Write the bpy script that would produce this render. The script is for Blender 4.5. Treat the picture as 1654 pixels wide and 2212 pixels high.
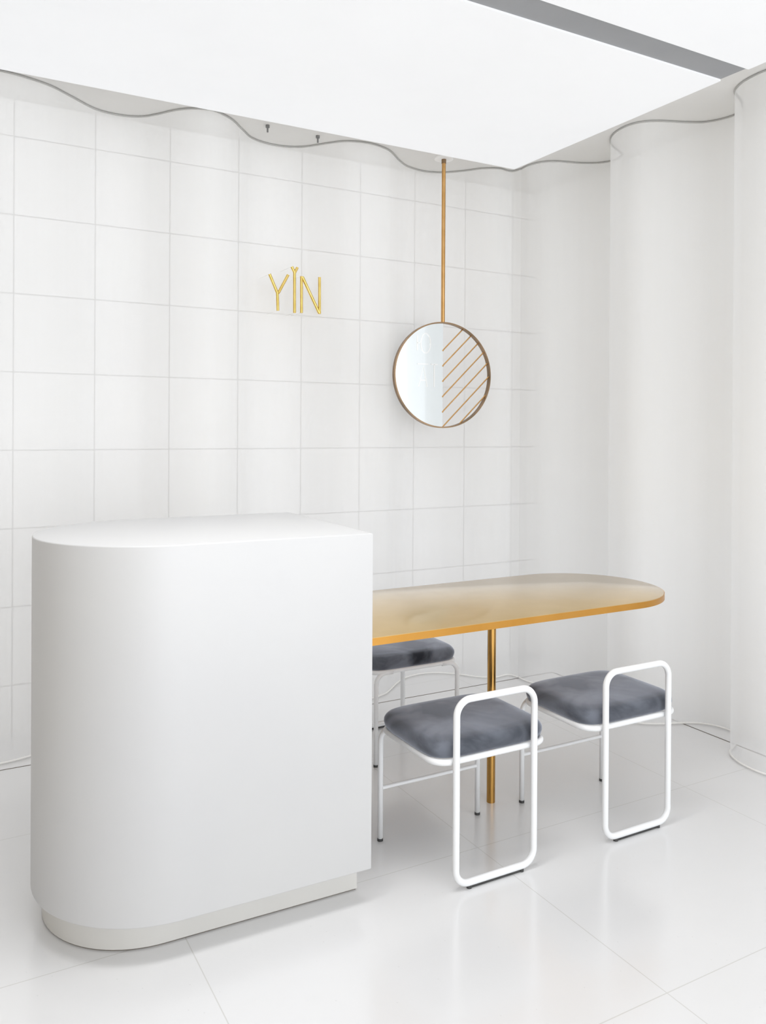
import bpy, bmesh, math, random
from mathutils import Vector, Matrix

for o in list(bpy.data.objects):
    bpy.data.objects.remove(o)
SC = bpy.context.scene
COL = SC.collection
PI = math.pi
random.seed(4)

# ---------------------------------------------------------------- camera
F_PX = 1774.75
cam = bpy.data.cameras.new('camera')
cam.sensor_fit = 'HORIZONTAL'
cam.sensor_width = 36.0
cam.lens = F_PX / 1654 * 36.0
cam.shift_x = (827 - 829.26) / 1654
cam.shift_y = (933.03 - 1106) / 1654
cam.clip_start = 0.02
camo = bpy.data.objects.new('camera', cam)
COL.objects.link(camo)
yaw, pit, rol = 0.5052152663, 0.0035264410, -0.0056402782
f = Vector((math.sin(yaw) * math.cos(pit), math.cos(yaw) * math.cos(pit), -math.sin(pit)))
r = Vector((math.cos(yaw), -math.sin(yaw), 0))
d = f.cross(r)
r2 = math.cos(rol) * r + math.sin(rol) * d
d2 = -math.sin(rol) * r + math.cos(rol) * d
m = Matrix((r2, -d2, -f)).transposed().to_4x4()
m.translation = (0, 0, 1.37)
camo.matrix_world = m
SC.camera = camo

# ---------------------------------------------------------------- world and lights
SC.view_settings.view_transform = 'Standard'
SC.view_settings.look = 'None'
SC.view_settings.gamma = 1.0
SC.view_settings.use_curve_mapping = False
SC.view_settings.exposure = 0.30
SC.cycles.max_bounces = 20
SC.cycles.diffuse_bounces = 14
SC.cycles.glossy_bounces = 6
SC.cycles.transmission_bounces = 12
SC.cycles.transparent_max_bounces = 24

w = bpy.data.worlds.new('daylight')
SC.world = w
w.use_nodes = True
w.node_tree.nodes['Background'].inputs[0].default_value = (0.93, 0.96, 1.0, 1)
w.node_tree.nodes['Background'].inputs[1].default_value = 1.0


def area(name, loc, target, sx, sy, power, col=(1, 1, 1)):
    l = bpy.data.lights.new(name, 'AREA')
    l.shape = 'RECTANGLE'
    l.size = sx
    l.size_y = sy
    l.energy = power
    l.color = col
    o = bpy.data.objects.new(name, l)
    COL.objects.link(o)
    o.location = loc
    o.rotation_euler = (Vector(target) - Vector(loc)).to_track_quat('-Z', 'Y').to_euler()
    return o


# daylight through the open shop front behind the camera
area('shopfront_daylight', (0.95, -3.35, 1.36), (0.95, 3, 1.36), 4.3, 2.6, 84, (0.95, 0.975, 1.0))
# unseen lamp added just above the frame to brighten the counter top
dl = area('added_downlight', (0.75, 1.72, 2.775), (0.75, 1.72, 0), 1.5, 0.5, 12, (1.0, 1.0, 1.0))
dl.data.spread = math.radians(130)


# ---------------------------------------------------------------- materials
def mat(name, color, rough=0.5, metal=0.0, **kw):
    ma = bpy.data.materials.new(name)
    ma.use_nodes = True
    b = ma.node_tree.nodes['Principled BSDF']
    b.inputs['Base Color'].default_value = (*color, 1)
    b.inputs['Roughness'].default_value = rough
    b.inputs['Metallic'].default_value = metal
    for k, v in kw.items():
        b.inputs[k].default_value = v
    return ma


def nd(ma, t, **kw):
    n = ma.node_tree.nodes.new(t)
    for k, v in kw.items():
        setattr(n, k, v)
    return n


def lk(ma, a, b):
    ma.node_tree.links.new(a, b)


def mottle(ma, c0, c1, scale, detail=3, sock='Base Color'):
    """object-space noise between two tones"""
    tc = nd(ma, 'ShaderNodeTexCoord')
    no = nd(ma, 'ShaderNodeTexNoise')
    no.inputs['Scale'].default_value = scale
    no.inputs['Detail'].default_value = detail
    ra = nd(ma, 'ShaderNodeValToRGB')
    ra.color_ramp.elements[0].position = 0.35
    ra.color_ramp.elements[1].position = 0.65
    ra.color_ramp.elements[0].color = (*c0, 1)
    ra.color_ramp.elements[1].color = (*c1, 1)
    lk(ma, tc.outputs['Object'], no.inputs['Vector'])
    lk(ma, no.outputs['Fac'], ra.inputs['Fac'])
    lk(ma, ra.outputs['Color'], ma.node_tree.nodes['Principled BSDF'].inputs[sock])
    return no


def grid_lines(ma, axes, width, c_tile, c_line):
    """tile joints along two axes; axes = [(axis index, offset, pitch), ...]"""
    tc = nd(ma, 'ShaderNodeTexCoord')
    sp = nd(ma, 'ShaderNodeSeparateXYZ')
    lk(ma, tc.outputs['Object'], sp.inputs[0])
    masks = []
    for ax, off, pitch in axes:
        a = nd(ma, 'ShaderNodeMath', operation='SUBTRACT')
        a.inputs[1].default_value = off
        lk(ma, sp.outputs[ax], a.inputs[0])
        pp = nd(ma, 'ShaderNodeMath', operation='PINGPONG')
        pp.inputs[1].default_value = pitch / 2
        lk(ma, a.outputs[0], pp.inputs[0])
        c = nd(ma, 'ShaderNodeMath', operation='LESS_THAN')
        c.inputs[1].default_value = width / 2
        lk(ma, pp.outputs[0], c.inputs[0])
        masks.append(c)
    mx = nd(ma, 'ShaderNodeMath', operation='MAXIMUM')
    lk(ma, masks[0].outputs[0], mx.inputs[0])
    lk(ma, masks[1].outputs[0], mx.inputs[1])
    no = nd(ma, 'ShaderNodeTexNoise')
    no.inputs['Scale'].default_value = 5
    no.inputs['Detail'].default_value = 4
    lk(ma, tc.outputs['Object'], no.inputs['Vector'])
    ra = nd(ma, 'ShaderNodeMixRGB')
    ra.inputs[1].default_value = (*[x * 0.965 for x in c_tile], 1)
    ra.inputs[2].default_value = (*c_tile, 1)
    lk(ma, no.outputs['Fac'], ra.inputs[0])
    mi = nd(ma, 'ShaderNodeMixRGB')
    lk(ma, mx.outputs[0], mi.inputs[0])
    lk(ma, ra.outputs[0], mi.inputs[1])
    mi.inputs[2].default_value = (*c_line, 1)
    lk(ma, mi.outputs[0], ma.node_tree.nodes['Principled BSDF'].inputs['Base Color'])
    bu = nd(ma, 'ShaderNodeBump')
    bu.invert = True
    bu.inputs['Strength'].default_value = 0.3
    bu.inputs['Distance'].default_value = 0.001
    lk(ma, mx.outputs[0], bu.inputs['Height'])
    lk(ma, bu.outputs[0], ma.node_tree.nodes['Principled BSDF'].inputs['Normal'])
    return mi


M = {}
M['floor'] = mat('polished_floor_tiles', (0.8, 0.8, 0.8), 0.3, 0.0, **{'Coat Weight': 1.0, 'Coat Roughness': 0.16, 'Coat IOR': 1.6})
mi = grid_lines(M['floor'], [(0, 0.606, 0.97), (1, 2.2, 0.79)], 0.003, (0.745, 0.745, 0.75), (0.60, 0.595, 0.58))
# fine dark specks in the terrazzo-like tile
tcs = nd(M['floor'], 'ShaderNodeTexCoord')
vo = nd(M['floor'], 'ShaderNodeTexVoronoi')
vo.inputs['Scale'].default_value = 26
lt = nd(M['floor'], 'ShaderNodeMath', operation='LESS_THAN')
lt.inputs[1].default_value = 0.05
mf = nd(M['floor'], 'ShaderNodeMath', operation='MULTIPLY')
mf.inputs[1].default_value = 0.16
ms = nd(M['floor'], 'ShaderNodeMixRGB')
ms.inputs[2].default_value = (0.3, 0.3, 0.3, 1)
lk(M['floor'], tcs.outputs['Object'], vo.inputs['Vector'])
lk(M['floor'], vo.outputs['Distance'], lt.inputs[0])
lk(M['floor'], lt.outputs[0], mf.inputs[0])
lk(M['floor'], mf.outputs[0], ms.inputs[0])
lk(M['floor'], mi.outputs[0], ms.inputs[1])
lk(M['floor'], ms.outputs[0], M['floor'].node_tree.nodes['Principled BSDF'].inputs['Base Color'])

M['wall_tile_x'] = mat('white_wall_tile', (0.85, 0.85, 0.85), 0.35)
grid_lines(M['wall_tile_x'], [(0, 0.322, 0.343), (2, 0.23, 0.3457)], 0.006, (0.955, 0.953, 0.95), (0.64, 0.635, 0.625))
M['wall_plain'] = mat('white_wall_paint', (0.84, 0.835, 0.83), 0.6)
mottle(M['wall_plain'], (0.94, 0.94, 0.935), (0.95, 0.95, 0.945), 3)
M['wall_side'] = mat('warm_side_wall_paint', (0.50, 0.45, 0.38), 0.7)
mottle(M['wall_side'], (0.44, 0.395, 0.33), (0.48, 0.43, 0.36), 2)
M['ceiling'] = mat('ceiling_paint', (0.86, 0.86, 0.86), 0.7)
mottle(M['ceiling'], (0.85, 0.85, 0.855), (0.87, 0.87, 0.87), 2)
M['luminous'] = mat('backlit_stretch_ceiling', (0.6, 0.6, 0.6), 0.8)
mottle(M['luminous'], (0.48, 0.48, 0.48), (0.5, 0.5, 0.5), 2)
M['luminous'].node_tree.nodes['Principled BSDF'].inputs['Emission Color'].default_value = (0.95, 0.97, 1.0, 1)
M['luminous'].node_tree.nodes['Principled BSDF'].inputs['Emission Strength'].default_value = 0.44
M['soffit'] = mat('soffit_paint', (0.72, 0.71, 0.69), 0.7)
mottle(M['soffit'], (0.77, 0.765, 0.75), (0.79, 0.785, 0.77), 4)
M['slot'] = mat('grey_slot_paint', (0.36, 0.37, 0.39), 0.6)
mottle(M['slot'], (0.35, 0.36, 0.38), (0.37, 0.38, 0.40), 4)
M['strip'] = mat('dark_joint_and_gap', (0.16, 0.14, 0.12), 0.5)  # floor joints, and the shade line under the plinth
mottle(M['strip'], (0.14, 0.12, 0.10), (0.19, 0.17, 0.14), 8)
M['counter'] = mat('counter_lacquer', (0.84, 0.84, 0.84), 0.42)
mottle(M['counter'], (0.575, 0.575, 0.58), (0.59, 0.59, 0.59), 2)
M['plinth'] = mat('plinth_lacquer', (0.80, 0.79, 0.765), 0.4)
mottle(M['plinth'], (0.64, 0.63, 0.605), (0.66, 0.65, 0.625), 5)
M['gold'] = mat('satin_gold', (0.64, 0.36, 0.11), 0.28, 1.0, **{'Coat Weight': 1.0, 'Coat Roughness': 0.12})
mottle(M['gold'], (0.70, 0.49, 0.20), (0.74, 0.53, 0.23), 6)
M['gold_edge'] = mat('copper_gold_edge', (0.62, 0.31, 0.07), 0.3, 1.0)
mottle(M['gold_edge'], (0.60, 0.30, 0.065), (0.64, 0.33, 0.08), 6)
M['brass'] = mat('brass_rod', (0.62, 0.36, 0.14), 0.3, 1.0)
mottle(M['brass'], (0.58, 0.33, 0.12), (0.66, 0.39, 0.16), 12)
M['letter'] = mat('brass_letter', (0.80, 0.58, 0.18), 0.32, 1.0)
mottle(M['letter'], (0.74, 0.53, 0.15), (0.86, 0.64, 0.22), 20)
M['leg_gold'] = mat('brushed_leg_gold', (0.5, 0.28, 0.08), 0.24, 1.0)
mottle(M['leg_gold'], (0.48, 0.265, 0.07), (0.53, 0.30, 0.09), 8)
M['bronze'] = mat('dark_bronze', (0.28, 0.19, 0.11), 0.35, 1.0)
mottle(M['bronze'], (0.22, 0.15, 0.09), (0.34, 0.23, 0.14), 6)
M['mirror'] = mat('mirror_glass', (0.92, 0.95, 0.96), 0.06, 1.0)
mottle(M['mirror'], (0.865, 0.915, 0.94), (0.875, 0.925, 0.95), 2)
M['sign_reflection'] = mat('silver_sign_reflection', (0.99, 0.99, 0.99), 0.06, 1.0)  # brighter than the mirror, to draw the reflected sign
mottle(M['sign_reflection'], (0.985, 0.99, 0.99), (0.995, 1.0, 1.0), 30)
M['tube'] = mat('white_powder_coat', (0.84, 0.85, 0.86), 0.38)
mottle(M['tube'], (0.835, 0.845, 0.855), (0.85, 0.86, 0.87), 9)
M['rubber'] = mat('dark_rubber', (0.05, 0.05, 0.05), 0.6)
mottle(M['rubber'], (0.04, 0.04, 0.04), (0.06, 0.06, 0.06), 30)
M['steel'] = mat('grey_steel', (0.22, 0.22, 0.22), 0.4, 0.6)
mottle(M['steel'], (0.2, 0.2, 0.2), (0.26, 0.26, 0.26), 30)
M['track'] = mat('grey_track', (0.45, 0.45, 0.44), 0.5)
mottle(M['track'], (0.43, 0.43, 0.42), (0.47, 0.47, 0.46), 10)
M['hem'] = mat('white_hem', (0.86, 0.85, 0.83), 0.7)
mottle(M['hem'], (0.85, 0.84, 0.82), (0.87, 0.86, 0.84), 10)

M['velvet'] = mat('grey_velvet', (0.10, 0.11, 0.135), 0.75)
bv = M['velvet'].node_tree.nodes['Principled BSDF']
bv.inputs['Sheen Weight'].default_value = 1.0
bv.inputs['Sheen Roughness'].default_value = 0.4
bv.inputs['Sheen Tint'].default_value = (0.82, 0.87, 1.0, 1)
bv.inputs['Specular IOR Level'].default_value = 0.15
no = mottle(M['velvet'], (0.012, 0.014, 0.02), (0.155, 0.168, 0.20), 4.5, 5)
for nn in M['velvet'].node_tree.nodes:
    if nn.type == 'VALTORGB':
        nn.color_ramp.elements[0].position = 0.41
        nn.color_ramp.elements[1].position = 0.62
no.inputs['Distortion'].default_value = 0.9
nf = nd(M['velvet'], 'ShaderNodeTexNoise')
nf.inputs['Scale'].default_value = 450
bf = nd(M['velvet'], 'ShaderNodeBump')
bf.inputs['Strength'].default_value = 0.25
bf.inputs['Distance'].default_value = 0.001
lk(M['velvet'], nf.outputs['Fac'], bf.inputs['Height'])
lk(M['velvet'], bf.outputs[0], bv.inputs['Normal'])

# sheer white screen: open weave lets part of the wall behind show through
sh = bpy.data.materials.new('sheer_white_mesh')
sh.use_nodes = True
nt = sh.node_tree
nt.nodes.clear()
out = nd(sh, 'ShaderNodeOutputMaterial')
tr = nd(sh, 'ShaderNodeBsdfTransparent')
df = nd(sh, 'ShaderNodeBsdfDiffuse')
tl = nd(sh, 'ShaderNodeBsdfTranslucent')
df.inputs[0].default_value = (0.98, 0.982, 0.985, 1)
tl.inputs[0].default_value = (0.98, 0.982, 0.985, 1)
m1 = nd(sh, 'ShaderNodeMixShader')
m1.inputs[0].default_value = 0.32
lk(sh, df.outputs[0], m1.inputs[1])
lk(sh, tl.outputs[0], m1.inputs[2])
tcn = nd(sh, 'ShaderNodeTexCoord')
mp = nd(sh, 'ShaderNodeMapping')
mp.inputs['Scale'].default_value = (22, 22, 0.35)
nz = nd(sh, 'ShaderNodeTexNoise')
nz.inputs['Scale'].default_value = 1.0
nz.inputs['Detail'].default_value = 3
mr = nd(sh, 'ShaderNodeMapRange')
mr.inputs[3].default_value = 0.51
mr.inputs[4].default_value = 0.53
m2 = nd(sh, 'ShaderNodeMixShader')
lk(sh, tcn.outputs['Object'], mp.inputs[0])
lk(sh, mp.outputs[0], nz.inputs['Vector'])
lk(sh, nz.outputs['Fac'], mr.inputs[0])
lk(sh, mr.outputs[0], m2.inputs[0])
lk(sh, tr.outputs[0], m2.inputs[1])
lk(sh, m1.outputs[0], m2.inputs[2])
lk(sh, m2.outputs[0], out.inputs[0])
M['sheer'] = sh


# ---------------------------------------------------------------- mesh helpers
def obj(name, bm, material, parent=None, smooth=False, loc=None):
    me = bpy.data.meshes.new(name)
    bmesh.ops.recalc_face_normals(bm, faces=bm.faces)
    bm.to_mesh(me)
    bm.free()
    me.materials.append(material)
    if smooth:
        for p in me.polygons:
            p.use_smooth = True
        if smooth != 'all':
            try:
                me.set_sharp_from_angle(angle=math.radians(35))
            except Exception:
                pass
    o = bpy.data.objects.new(name, me)
    COL.objects.link(o)
    if parent:
        o.parent = parent
    if loc:
        o.location = loc
    return o


def structure(name, bm, material, smooth=False):
    o = obj(name, bm, material, None, smooth)
    o['kind'] = 'structure'
    return o


def thing(name, label, cat, loc, rz=0, group=None):
    o = bpy.data.objects.new(name, None)
    o.empty_display_size = 0.1
    COL.objects.link(o)
    o.location = loc
    o.rotation_euler = (0, 0, rz)
    o['label'] = label
    o['category'] = cat
    if group:
        o['group'] = group
    return o


def box(bm, a, b):
    vs = [bm.verts.new((x, y, z)) for x in (a[0], b[0]) for y in (a[1], b[1]) for z in (a[2], b[2])]
    for q in ((0, 1, 3, 2), (4, 6, 7, 5), (0, 4, 5, 1), (2, 3, 7, 6), (0, 2, 6, 4), (1, 5, 7, 3)):
        bm.faces.new([vs[i] for i in q])
    return bm


def extrude_outline(bm, pts, z0, z1, bevel=0.0, seg=3):
    """closed outline, vertical walls, rounded top and bottom rims"""
    n = len(pts)
    rings = []

    def inset(dd):
        res = []
        for i in range(n):
            a, b, c = Vector(pts[i - 1]), Vector(pts[i]), Vector(pts[(i + 1) % n])
            n1 = Vector(((b - a).y, -(b - a).x)).normalized()
            n2 = Vector(((c - b).y, -(c - b).x)).normalized()
            nn = (n1 + n2)
            nn /= max(0.3, nn.length_squared / 2)
            res.append(b - nn * dd)
        return res
    prof = []
    if bevel:
        for k in range(seg + 1):
            a = PI / 2 * k / seg
            prof.append((bevel * (1 - math.sin(a)), z0 + bevel * (1 - math.cos(a))))
        for k in range(seg + 1):
            a = PI / 2 * k / seg
            prof.append((bevel * (1 - math.cos(a)), z1 - bevel * (1 - math.sin(a))))
    else:
        prof = [(0, z0), (0, z1)]
    for dd, z in prof:
        rings.append([bm.verts.new((p[0], p[1], z)) for p in (inset(dd) if dd else [Vector(q) for q in pts])])
    for A, B in zip(rings, rings[1:]):
        for i in range(n):
            bm.faces.new((A[i], A[(i + 1) % n], B[(i + 1) % n], B[i]))
    bm.faces.new(rings[0][::-1])
    bm.faces.new(rings[-1])
    return bm


def fillet(pts, rad, seg=8, closed=False):
    """round the corners of a 3-D polyline"""
    P = [Vector(p) for p in pts]
    n = len(P)
    out = []
    for i in range(n):
        if not closed and i in (0, n - 1):
            out.append(P[i])
            continue
        a, b, c = P[i - 1], P[i], P[(i + 1) % n]
        rr = rad[i] if isinstance(rad, (list, tuple)) else rad
        u, v = (a - b).normalized(), (c - b).normalized()
        ang = u.angle(v)
        if rr <= 0 or ang > PI - 0.01:
            out.append(b)
            continue
        t = rr / math.tan(ang / 2)
        cen = b + (u + v).normalized() * (rr / math.sin(ang / 2))
        s, e = b + u * t - cen, b + v * t - cen
        tot = s.angle(e)
        for k in range(seg + 1):
            q = k / seg
            out.append(cen + (s * math.sin((1 - q) * tot) + e * math.sin(q * tot)) / math.sin(tot))
    return out


def tube(bm, pts, rad, seg=14, closed=False, caps=True):
    P = [Vector(p) for p in pts]
    n = len(P)
    rings = []
    up = None
    for i in range(n):
        if closed:
            t = (P[(i + 1) % n] - P[i - 1]).normalized()
        else:
            t = (P[min(i + 1, n - 1)] - P[max(i - 1, 0)]).normalized()
        if up is None:
            up = Vector((0, 0, 1)) if abs(t.z) < 0.9 else Vector((0, 1, 0))
        a = (up - t * up.dot(t)).normalized()
        up = a
        b = t.cross(a)
        rings.append([bm.verts.new(P[i] + (a * math.cos(2 * PI * k / seg) + b * math.sin(2 * PI * k / seg)) * rad) for k in range(seg)])
    rg = list(zip(rings, rings[1:]))
    if closed:
        rg.append((rings[-1], rings[0]))
    for A, B in rg:
        for k in range(seg):
            bm.faces.new((A[k], A[(k + 1) % seg], B[(k + 1) % seg], B[k]))
    if caps and not closed:
        bm.faces.new(rings[0][::-1])
        bm.faces.new(rings[-1])
    return bm


def catmull(pts, sub=8):
    P = [Vector(p) for p in pts]
    P = [P[0] * 2 - P[1]] + P + [P[-1] * 2 - P[-2]]
    res = []
    for i in range(1, len(P) - 2):
        for k in range(sub):
            t = k / sub
            a, b, c, e = P[i - 1], P[i], P[i + 1], P[i + 2]
            res.append(0.5 * ((2 * b) + (c - a) * t + (2 * a - 5 * b + 4 * c - e) * t * t + (3 * b - a - 3 * c + e) * t ** 3))
    res.append(P[-2])
    return res


# ---------------------------------------------------------------- the room
X0, X1, Y0, Y1, ZC = -1.42, 3.24, -3.4, 3.96, 2.81
structure('floor', box(bmesh.new(), (X0, Y0, -0.1), (X1 + 0.1, Y1 + 0.1, 0)), M['floor'])
structure('ceiling', box(bmesh.new(), (X0, Y0, ZC), (X1 + 0.1, Y1 + 0.1, ZC + 0.1)), M['soffit'])
structure('wall_back', box(bmesh.new(), (X0, Y1, 0), (X1 + 0.1, Y1 + 0.1, ZC)), M['wall_tile_x'])
structure('wall_right', box(bmesh.new(), (X1, Y0, 0), (X1 + 0.1, Y1, ZC)), M['wall_plain'])
structure('wall_left', box(bmesh.new(), (X0 - 0.1, Y0, 0), (X0, Y1 + 0.1, ZC)), M['wall_side'])  # unseen wall added close and dark to dim the counter's left end

# dropped ceiling panels with the grey slot between them
bm = extrude_outline(bmesh.new(), [(X0, 2.25), (2.785, 2.25), (2.765, 3.56), (X0, 3.585)], 2.78, ZC)
structure('trim_1', bm, M['luminous'])
bm = extrude_outline(bmesh.new(), [(X0, Y0), (2.84, Y0), (2.79, 2.125), (X0, 2.10)], 2.78, ZC)
structure('trim_2', bm, M['luminous'])
bm = extrude_outline(bmesh.new(), [(X0, 2.10), (2.79, 2.125), (2.785, 2.25), (X0, 2.25)], 2.788, ZC)
structure('trim_3', bm, M['slot'])

# thin dark joints in the floor in front of the curtain bays
bm = box(bmesh.new(), (-1.4, 3.597, -0.002), (3.085, 3.601, 0.0012))
structure('trim_4', bm, M['strip'])
bm = box(bmesh.new(), (3.083, 0.4, -0.002), (3.088, 3.597, 0.0012))
structure('trim_5', bm, M['strip'])

# ---------------------------------------------------------------- sheer wave curtains
L = [(-1.36, 3.72), (-1.15, 3.9), (-0.95, 3.9), (-0.75, 3.7), (-0.6, 3.655), (-0.45, 3.74), (-0.3, 3.88), (-0.13, 3.905),
     (0.04, 3.80), (0.13, 3.70), (0.25, 3.655), (0.42, 3.70), (0.53, 3.783), (0.65, 3.88), (0.76, 3.90), (0.85, 3.87), (0.91, 3.80), (0.97, 3.71), (1.04, 3.65), (1.12, 3.632),
     (1.22, 3.69), (1.308, 3.79), (1.39, 3.88), (1.49, 3.917), (1.59, 3.91), (1.67, 3.863), (1.74, 3.77), (1.82, 3.685), (1.935, 3.657), (2.05, 3.69), (2.12, 3.745),
     (2.192, 3.812), (2.28, 3.875), (2.40, 3.902), (2.50, 3.87), (2.59, 3.785), (2.65, 3.705), (2.73, 3.655), (2.82, 3.66), (2.845, 3.60)]
Rr = [(2.845, 3.60), (2.84, 3.52), (2.87, 3.445), (2.93, 3.40), (3.05, 3.365), (3.14, 3.31), (3.18, 3.23), (3.14, 3.15), (3.0, 3.075), (2.906, 2.975),
      (2.872, 2.87), (2.886, 2.785), (2.95, 2.727), (3.07, 2.676), (3.15, 2.628), (3.19, 2.55), (3.185, 2.47), (3.10, 2.395), (2.985, 2.34), (2.93, 2.27), (2.908, 2.19),
      (2.912, 2.11), (2.96, 2.03), (3.08, 1.97), (3.16, 1.91), (3.185, 1.83), (3.15, 1.75), (3.0, 1.67), (2.93, 1.58), (2.91, 1.48), (2.95, 1.36), (3.08, 1.28), (3.17, 1.2), (3.18, 1.1), (3.05, 1.0), (2.93, 0.9), (2.91, 0.8)]


def curtain(name, label, pts):
    path = catmull([(p[0], p[1], 0) for p in pts], 6)
    t = thing(name, label, 'curtain', (path[0].x, path[0].y, 0), 0, None)
    org = Vector((path[0].x, path[0].y, 0))
    bm = bmesh.new()
    cols = [[bm.verts.new(p - org + Vector((0, 0, z))) for z in (0.006, 0.5, 1.0, 1.6, 2.2, ZC - 0.01)] for p in path]
    for A, B in zip(cols, cols[1:]):
        for k in range(len(A) - 1):
            bm.faces.new((A[k], B[k], B[k + 1], A[k + 1]))
    obj('sheer_fabric', bm, M['sheer'], t, 'all')
    bm = tube(bmesh.new(), [p - org + Vector((0, 0, 0.007)) for p in path], 0.0045, 6)
    obj('hem', bm, M['hem'], t, 'all')
    bm = tube(bmesh.new(), [p - org + Vector((0, 0, ZC - 0.004)) for p in path], 0.004, 6)
    obj('curtain_track', bm, M['track'], t, 'all')
    return t


curtain('sheer_curtain', 'white sheer wave curtain covering the long tiled wall behind the counter and gold lettering', L)
curtain('sheer_curtain', 'white sheer wave curtain on the right-hand wall beyond the end of the gold table', Rr)

# ---------------------------------------------------------------- reception counter
cnt = thing('reception_counter', 'large white lacquered reception counter with a rounded left end', 'counter', (0.7, 2.42, 0), -0.02)


def dshape(xr, yf, yb, cx, n=40):
    rad = (yb - yf) / 2
    cy = (yb + yf) / 2
    pts = [(xr - 0.7, yf - 2.42), (xr - 0.7, yb - 2.42)]
    for k in range(n + 1):
        a = PI / 2 + PI * k / n
        pts.append((cx + rad * math.cos(a) - 0.7, cy + rad * math.sin(a) - 2.42))
    return pts


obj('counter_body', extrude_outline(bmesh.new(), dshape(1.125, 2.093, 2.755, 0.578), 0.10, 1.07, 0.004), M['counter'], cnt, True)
obj('plinth', extrude_outline(bmesh.new(), dshape(1.121, 2.178, 2.73, 0.555), 0.004, 0.10), M['plinth'], cnt, True)
obj('shadow_gap_strip', extrude_outline(bmesh.new(), dshape(1.118, 2.181, 2.727, 0.555), 0.0, 0.004), M['strip'], cnt, True)  # dark strip drawing the shadow gap under the plinth

# ---------------------------------------------------------------- table
tab = thing('gold_table', 'long satin gold table with a rounded end, butted against the white counter', 'table', (1.813, 2.45, 0))
pts = []
cx, cy, rad = 2.248, 2.462, 0.316
for k in range(41):
    a = -PI / 2 + PI * k / 40
    pts.append((cx + rad * math.cos(a) - 1.813, cy + rad * math.sin(a) - 2.45))
pts += [(1.136 - 1.813, cy + rad - 2.45), (1.136 - 1.813, cy - rad - 2.45)]
obj('tabletop', extrude_outline(bmesh.new(), pts, 0.727, 0.75, 0.0015, 2), M['gold'], tab, True)
pe = [(a + 0.0015 * (1 if a > 0.4 else 0), b + (0.0015 if b > 0.012 else -0.0015)) for a, b in pts]
eb = obj('edge_band', extrude_outline(bmesh.new(), pe, 0.7265, 0.7488), M['gold_edge'], tab, True)
eb['label'] = 'copper gold edge of the tabletop'
bm = tube(bmesh.new(), [(0, 0, 0.0), (0, 0, 0.727)], 0.0155, 28)
obj('table_leg', bm, M['leg_gold'], tab, True)


# ---------------------------------------------------------------- stools
def cushion_bm(hx, y0, y1, z0, z1):
    """rounded velvet pad with a soft crown"""
    bm = bmesh.new()
    n, mrings = 72, 14
    cy, hy = (y0 + y1) / 2, (y1 - y0) / 2
    th = (z1 - z0)
    rings = []

    def outline(a, s, ex=4.6):
        c, q = math.cos(a), math.sin(a)
        return (hx * s * math.copysign(abs(c) ** (2 / ex), c), cy + hy * s * math.copysign(abs(q) ** (2 / ex), q))
    prof = [(0.0, z0), (0.5, z0), (0.90, z0), (0.955, z0 + 0.04 * th), (0.985, z0 + 0.2 * th), (1.0, z0 + 0.42 * th), (0.995, z0 + 0.6 * th), (0.975, z0 + 0.74 * th),
            (0.945, z0 + 0.86 * th), (0.895, z0 + 0.94 * th), (0.76, z0 + 0.98 * th), (0.5, z0 + 0.995 * th), (0.25, z0 + th), (0.0, z0 + th)]
    for s, z in prof:
        if s == 0:
            rings.append([bm.verts.new((0, cy, z))])
        else:
            ring = []
            for k in range(n):
                a = 2 * PI * k / n
                x, y = outline(a, s, 3.4 + 2.4 * s)
                ring.append(bm.verts.new((x, y, z)))
            rings.append(ring)
    for A, B in zip(rings, rings[1:]):
        for k in range(n):
            if len(A) == 1:
                bm.faces.new((A[0], B[(k + 1) % n], B[k]))
            elif len(B) == 1:
                bm.faces.new((A[k], A[(k + 1) % n], B[0]))
            else:
                bm.faces.new((A[k], A[(k + 1) % n], B[(k + 1) % n], B[k]))
    return bm


def make_stool(label, loc, rz):
    t = thing('upholstered_stool', label, 'stool', loc, rz, 'white tube stools around the gold table')
    obj('seat_cushion', cushion_bm(0.223, -0.168, 0.198, 0.384, 0.443), M['velvet'], t, 'all', (0.011, 0, 0))
    # ring under the pad
    ring = fillet([(-0.2, -0.165, 0.378), (0.218, -0.165, 0.378), (0.218, 0.185, 0.378), (-0.2, 0.185, 0.378)], 0.055, 8, True)
    obj('seat_frame', tube(bmesh.new(), ring, 0.0095, 12, True), M['tube'], t, 'all')
    # closed upright hoop at one side
    lp = fillet([(-0.146, -0.186, 0.017), (0.146, -0.186, 0.017), (0.146, -0.186, 0.566), (-0.146, -0.186, 0.566)], [0.045, 0.045, 0.048, 0.048], 10, True)
    hoop = obj('backrest_hoop', tube(bmesh.new(), lp, 0.0105, 14, True), M['tube'], t, 'all')
    obj('floor_glide', box(bmesh.new(), (-0.098, -0.190, 0.0), (0.098, -0.182, 0.0075)), M['rubber'], hoop)
    for s in (-1, 1):
        bm = tube(bmesh.new(), [(s * 0.098, -0.186, 0), (s * 0.098, -0.186, 0.009)], 0.008, 12)
        obj('foot_cap', bm, M['rubber'], hoop, True)
    for s in (-1, 1):
        pp = fillet([(s * 0.197, 0.187, 0.008), (s * 0.197, 0.187, 0.375), (s * 0.12, 0.187, 0.375)], 0.045, 8)
        lg = obj('leg', tube(bmesh.new(), pp, 0.0092, 14), M['tube'], t, 'all')
        bm = tube(bmesh.new(), [(s * 0.197, 0.187, 0), (s * 0.197, 0.187, 0.009)], 0.0098, 14)
        obj('foot_cap', bm, M['rubber'], lg, True)
    obj('stretcher', tube(bmesh.new(), [(-0.19, 0.187, 0.175), (0.19, 0.187, 0.175)], 0.0065, 12), M['tube'], t, True)
    return t


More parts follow.
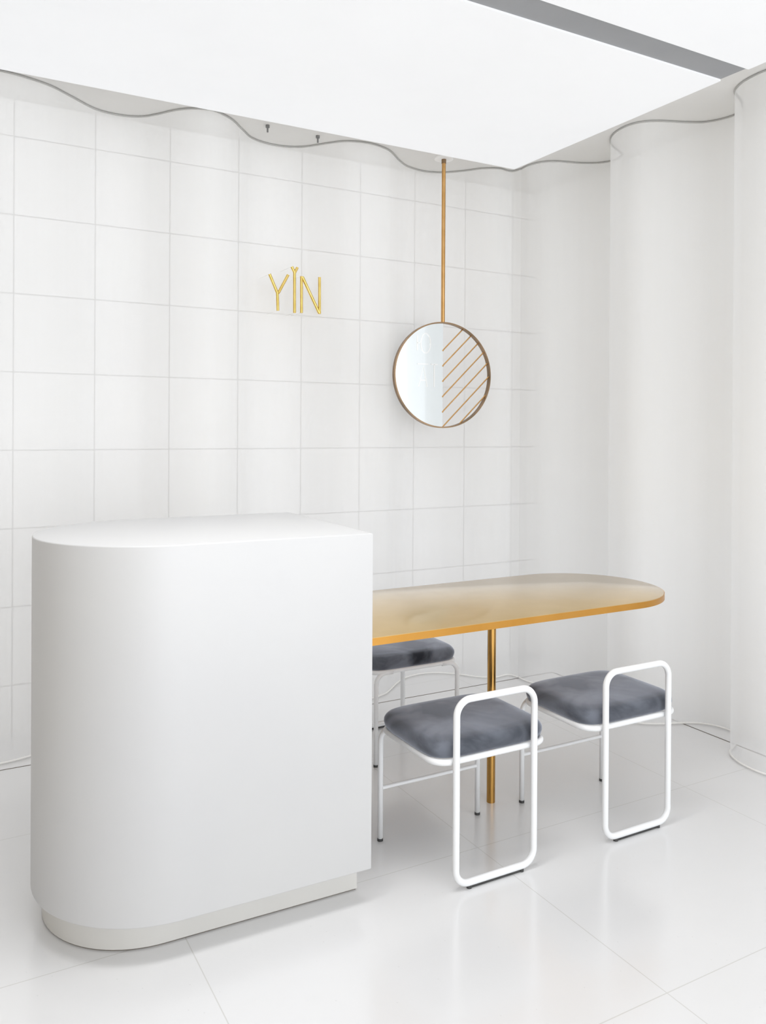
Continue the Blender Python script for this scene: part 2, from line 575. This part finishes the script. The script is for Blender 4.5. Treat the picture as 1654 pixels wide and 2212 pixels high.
def dup(root, loc, rz, label):
    q = root.copy()
    COL.objects.link(q)
    q.location = loc
    q.rotation_euler = (0, 0, rz)
    q['label'] = label
    for ch in list(root.children):
        c = ch.copy()
        COL.objects.link(c)
        c.parent = q
        for g in list(ch.children):
            e = g.copy()
            COL.objects.link(e)
            e.parent = c
    return q


stool = make_stool('grey velvet stool with white tube hoop, nearest stool, close to the counter', (1.514, 2.205, 0), 0)
dup(stool, (2.107, 2.205, 0), 0, 'grey velvet stool with white tube hoop under the rounded end of the gold table')
dup(stool, (1.785, 3.112, 0), PI, 'grey velvet stool on the far side of the gold table, partly hidden by the counter')

# ---------------------------------------------------------------- hanging mirror
PX, PY, PZ, PR = 2.383, 3.67, 1.658, 0.281
pen = thing('hanging_mirror', 'round mirror with brass diagonal rods hanging from the ceiling on a long brass rod', 'mirror', (PX, PY, ZC), math.radians(-8))


def q(x, z, y=0.0):
    return Vector((x, y, PZ - ZC + z))


obj('hanging_rod', tube(bmesh.new(), [q(0, PR), Vector((0, 0, 0))], 0.0105, 20), M['brass'], pen, True)
bm = tube(bmesh.new(), [Vector((0, 0, -0.008)), Vector((0, 0, 0))], 0.05, 36)
obj('ceiling_plate', bm, M['wall_plain'], pen, True)
bm = tube(bmesh.new(), [Vector((0, 0, -0.03)), Vector((0, 0, -0.008))], 0.0125, 20)
obj('collar', bm, M['bronze'], pen, True)
# ring: a flat band bent into a circle
bm = bmesh.new()
n = 96
rr = []
for k in range(n):
    a = 2 * PI * k / n
    c, s = math.cos(a), math.sin(a)
    rr.append([bm.verts.new(q(R_ * c, R_ * s, y)) for R_, y in ((PR, -0.014), (PR, 0.014), (PR - 0.007, 0.014), (PR - 0.007, -0.014))])
for i in range(n):
    A, B = rr[i], rr[(i + 1) % n]
    for k in range(4):
        bm.faces.new((A[k], A[(k + 1) % 4], B[(k + 1) % 4], B[k]))
obj('mirror_ring', bm, M['bronze'], pen, True)
# half disc of mirror on the left
bm = bmesh.new()
fr = [q(0, PR - 0.006, -0.003)] + [q((PR - 0.006) * math.cos(PI / 2 + PI * k / 48), (PR - 0.006) * math.sin(PI / 2 + PI * k / 48), -0.003) for k in range(1, 49)]
va = [bm.verts.new(p) for p in fr]
vb = [bm.verts.new(p + Vector((0, 0.006, 0))) for p in fr]
bm.faces.new(va)
bm.faces.new(vb[::-1])
for i in range(len(va)):
    j = (i + 1) % len(va)
    bm.faces.new((va[i], vb[i], vb[j], va[j]))
glass = obj('mirror_glass', bm, M['mirror'], pen, False)
# hatching rods in the open half
for k in range(7):
    z0 = 0.131 - 0.0815 * k
    rin = PR - 0.005
    disc = 2 * rin * rin - z0 * z0
    xe = (-z0 + math.sqrt(disc)) / 2
    xs = 0.0
    if abs(z0) > rin:
        xs = (-z0 - math.sqrt(disc)) / 2
    bm = tube(bmesh.new(), [q(xs, z0 + xs), q(xe, z0 + xe)], 0.0036, 10)
    if k < 6:
        bmesh.ops.create_uvsphere(bm, u_segments=10, v_segments=8, radius=0.0055, matrix=Matrix.Translation(q(xs, z0 + xs)))
    obj('diagonal_rod', bm, M['brass'], pen, True)


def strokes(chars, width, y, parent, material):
    """flat strips drawing reflected characters, one mesh each, standing 1 mm proud of the glass"""
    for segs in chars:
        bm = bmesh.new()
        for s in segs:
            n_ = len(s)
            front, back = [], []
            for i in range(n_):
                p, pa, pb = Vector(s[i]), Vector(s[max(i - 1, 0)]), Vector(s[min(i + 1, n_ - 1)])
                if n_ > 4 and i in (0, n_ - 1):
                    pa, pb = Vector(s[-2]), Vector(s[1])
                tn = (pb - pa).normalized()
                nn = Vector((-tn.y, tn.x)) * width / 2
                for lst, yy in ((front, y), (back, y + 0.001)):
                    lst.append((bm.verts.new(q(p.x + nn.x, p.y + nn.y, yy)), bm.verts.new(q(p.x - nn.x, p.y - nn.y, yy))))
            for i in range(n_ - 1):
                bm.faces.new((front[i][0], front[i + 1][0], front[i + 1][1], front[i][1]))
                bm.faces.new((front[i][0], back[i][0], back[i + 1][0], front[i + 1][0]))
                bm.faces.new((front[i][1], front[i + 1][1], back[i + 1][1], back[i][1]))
        obj('reflected_character', bm, material, parent, False)


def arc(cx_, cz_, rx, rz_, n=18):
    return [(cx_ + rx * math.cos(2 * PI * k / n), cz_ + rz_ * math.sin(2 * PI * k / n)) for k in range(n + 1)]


# reflection of a lit sign, drawn as bright strips on the glass
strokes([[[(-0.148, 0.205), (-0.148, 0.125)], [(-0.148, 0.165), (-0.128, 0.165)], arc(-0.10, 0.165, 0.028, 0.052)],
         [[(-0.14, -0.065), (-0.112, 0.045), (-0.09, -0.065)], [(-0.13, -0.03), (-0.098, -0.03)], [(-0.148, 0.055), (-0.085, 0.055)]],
         [[(-0.07, 0.055), (-0.03, 0.055)], [(-0.05, 0.055), (-0.05, -0.065)]]], 0.006, -0.0042, glass, M['sign_reflection'])

# ---------------------------------------------------------------- brass lettering on the wall
SX, SY, SZ = 1.56, 3.765, 2.03
sign = thing('wall_sign', 'small brass rod lettering fixed to the white curtained wall above the counter', 'sign', (SX, SY, SZ))


def letter(segs, label=None):
    bm = bmesh.new()
    for s in segs:
        tube(bm, [Vector((a - SX, 0, b - SZ)) for a, b in s], 0.0072, 12)
    le = obj('letter', bm, M['letter'], sign, True)
    for s in (segs[0][0], segs[0][-1]):   # thin stand-off pins through the curtain to the wall
        bm = bmesh.new()
        tube(bm, [Vector((s[0] - SX, 0.003, s[1] - SZ)), Vector((s[0] - SX, Y1 - SY, s[1] - SZ))], 0.0005, 6)
        obj('standoff_pin', bm, M['hem'], le, True)


SIGN = [[[[1.4422, 2.1195], [1.4834, 2.0309], [1.4863, 1.9452]], [[1.5387, 2.1242], [1.4883, 2.0313]]], [[[1.558, 2.1671], [1.5729, 2.1389], [1.5741, 1.9404]], [[1.5876, 2.1655], [1.573, 2.1366]]], [[[1.6112, 1.9431], [1.6101, 2.1242]], [[1.6151, 2.1223], [1.7066, 1.9501]], [[1.7092, 1.9456], [1.7081, 2.1288]]]]
for segs in SIGN:
    letter(segs)

# ---------------------------------------------------------------- sprinkler heads in the ceiling gap
def sprinkler(x, y, label):
    t = thing('sprinkler_head', label, 'sprinkler', (x, y, ZC), 0, 'sprinkler heads in the ceiling gap')
    obj('base', tube(bmesh.new(), [Vector((0, 0, -0.012)), Vector((0, 0, 0))], 0.0095, 16), M['steel'], t, True)
    obj('nozzle', tube(bmesh.new(), [Vector((0, 0, -0.034)), Vector((0, 0, -0.012))], 0.0042, 12), M['steel'], t, True)


sprinkler(1.40, 3.69, 'small grey sprinkler head in the ceiling gap, left of the pair above the brass letters')
sprinkler(1.665, 3.70, 'small grey sprinkler head in the ceiling gap, right of the pair above the brass letters')
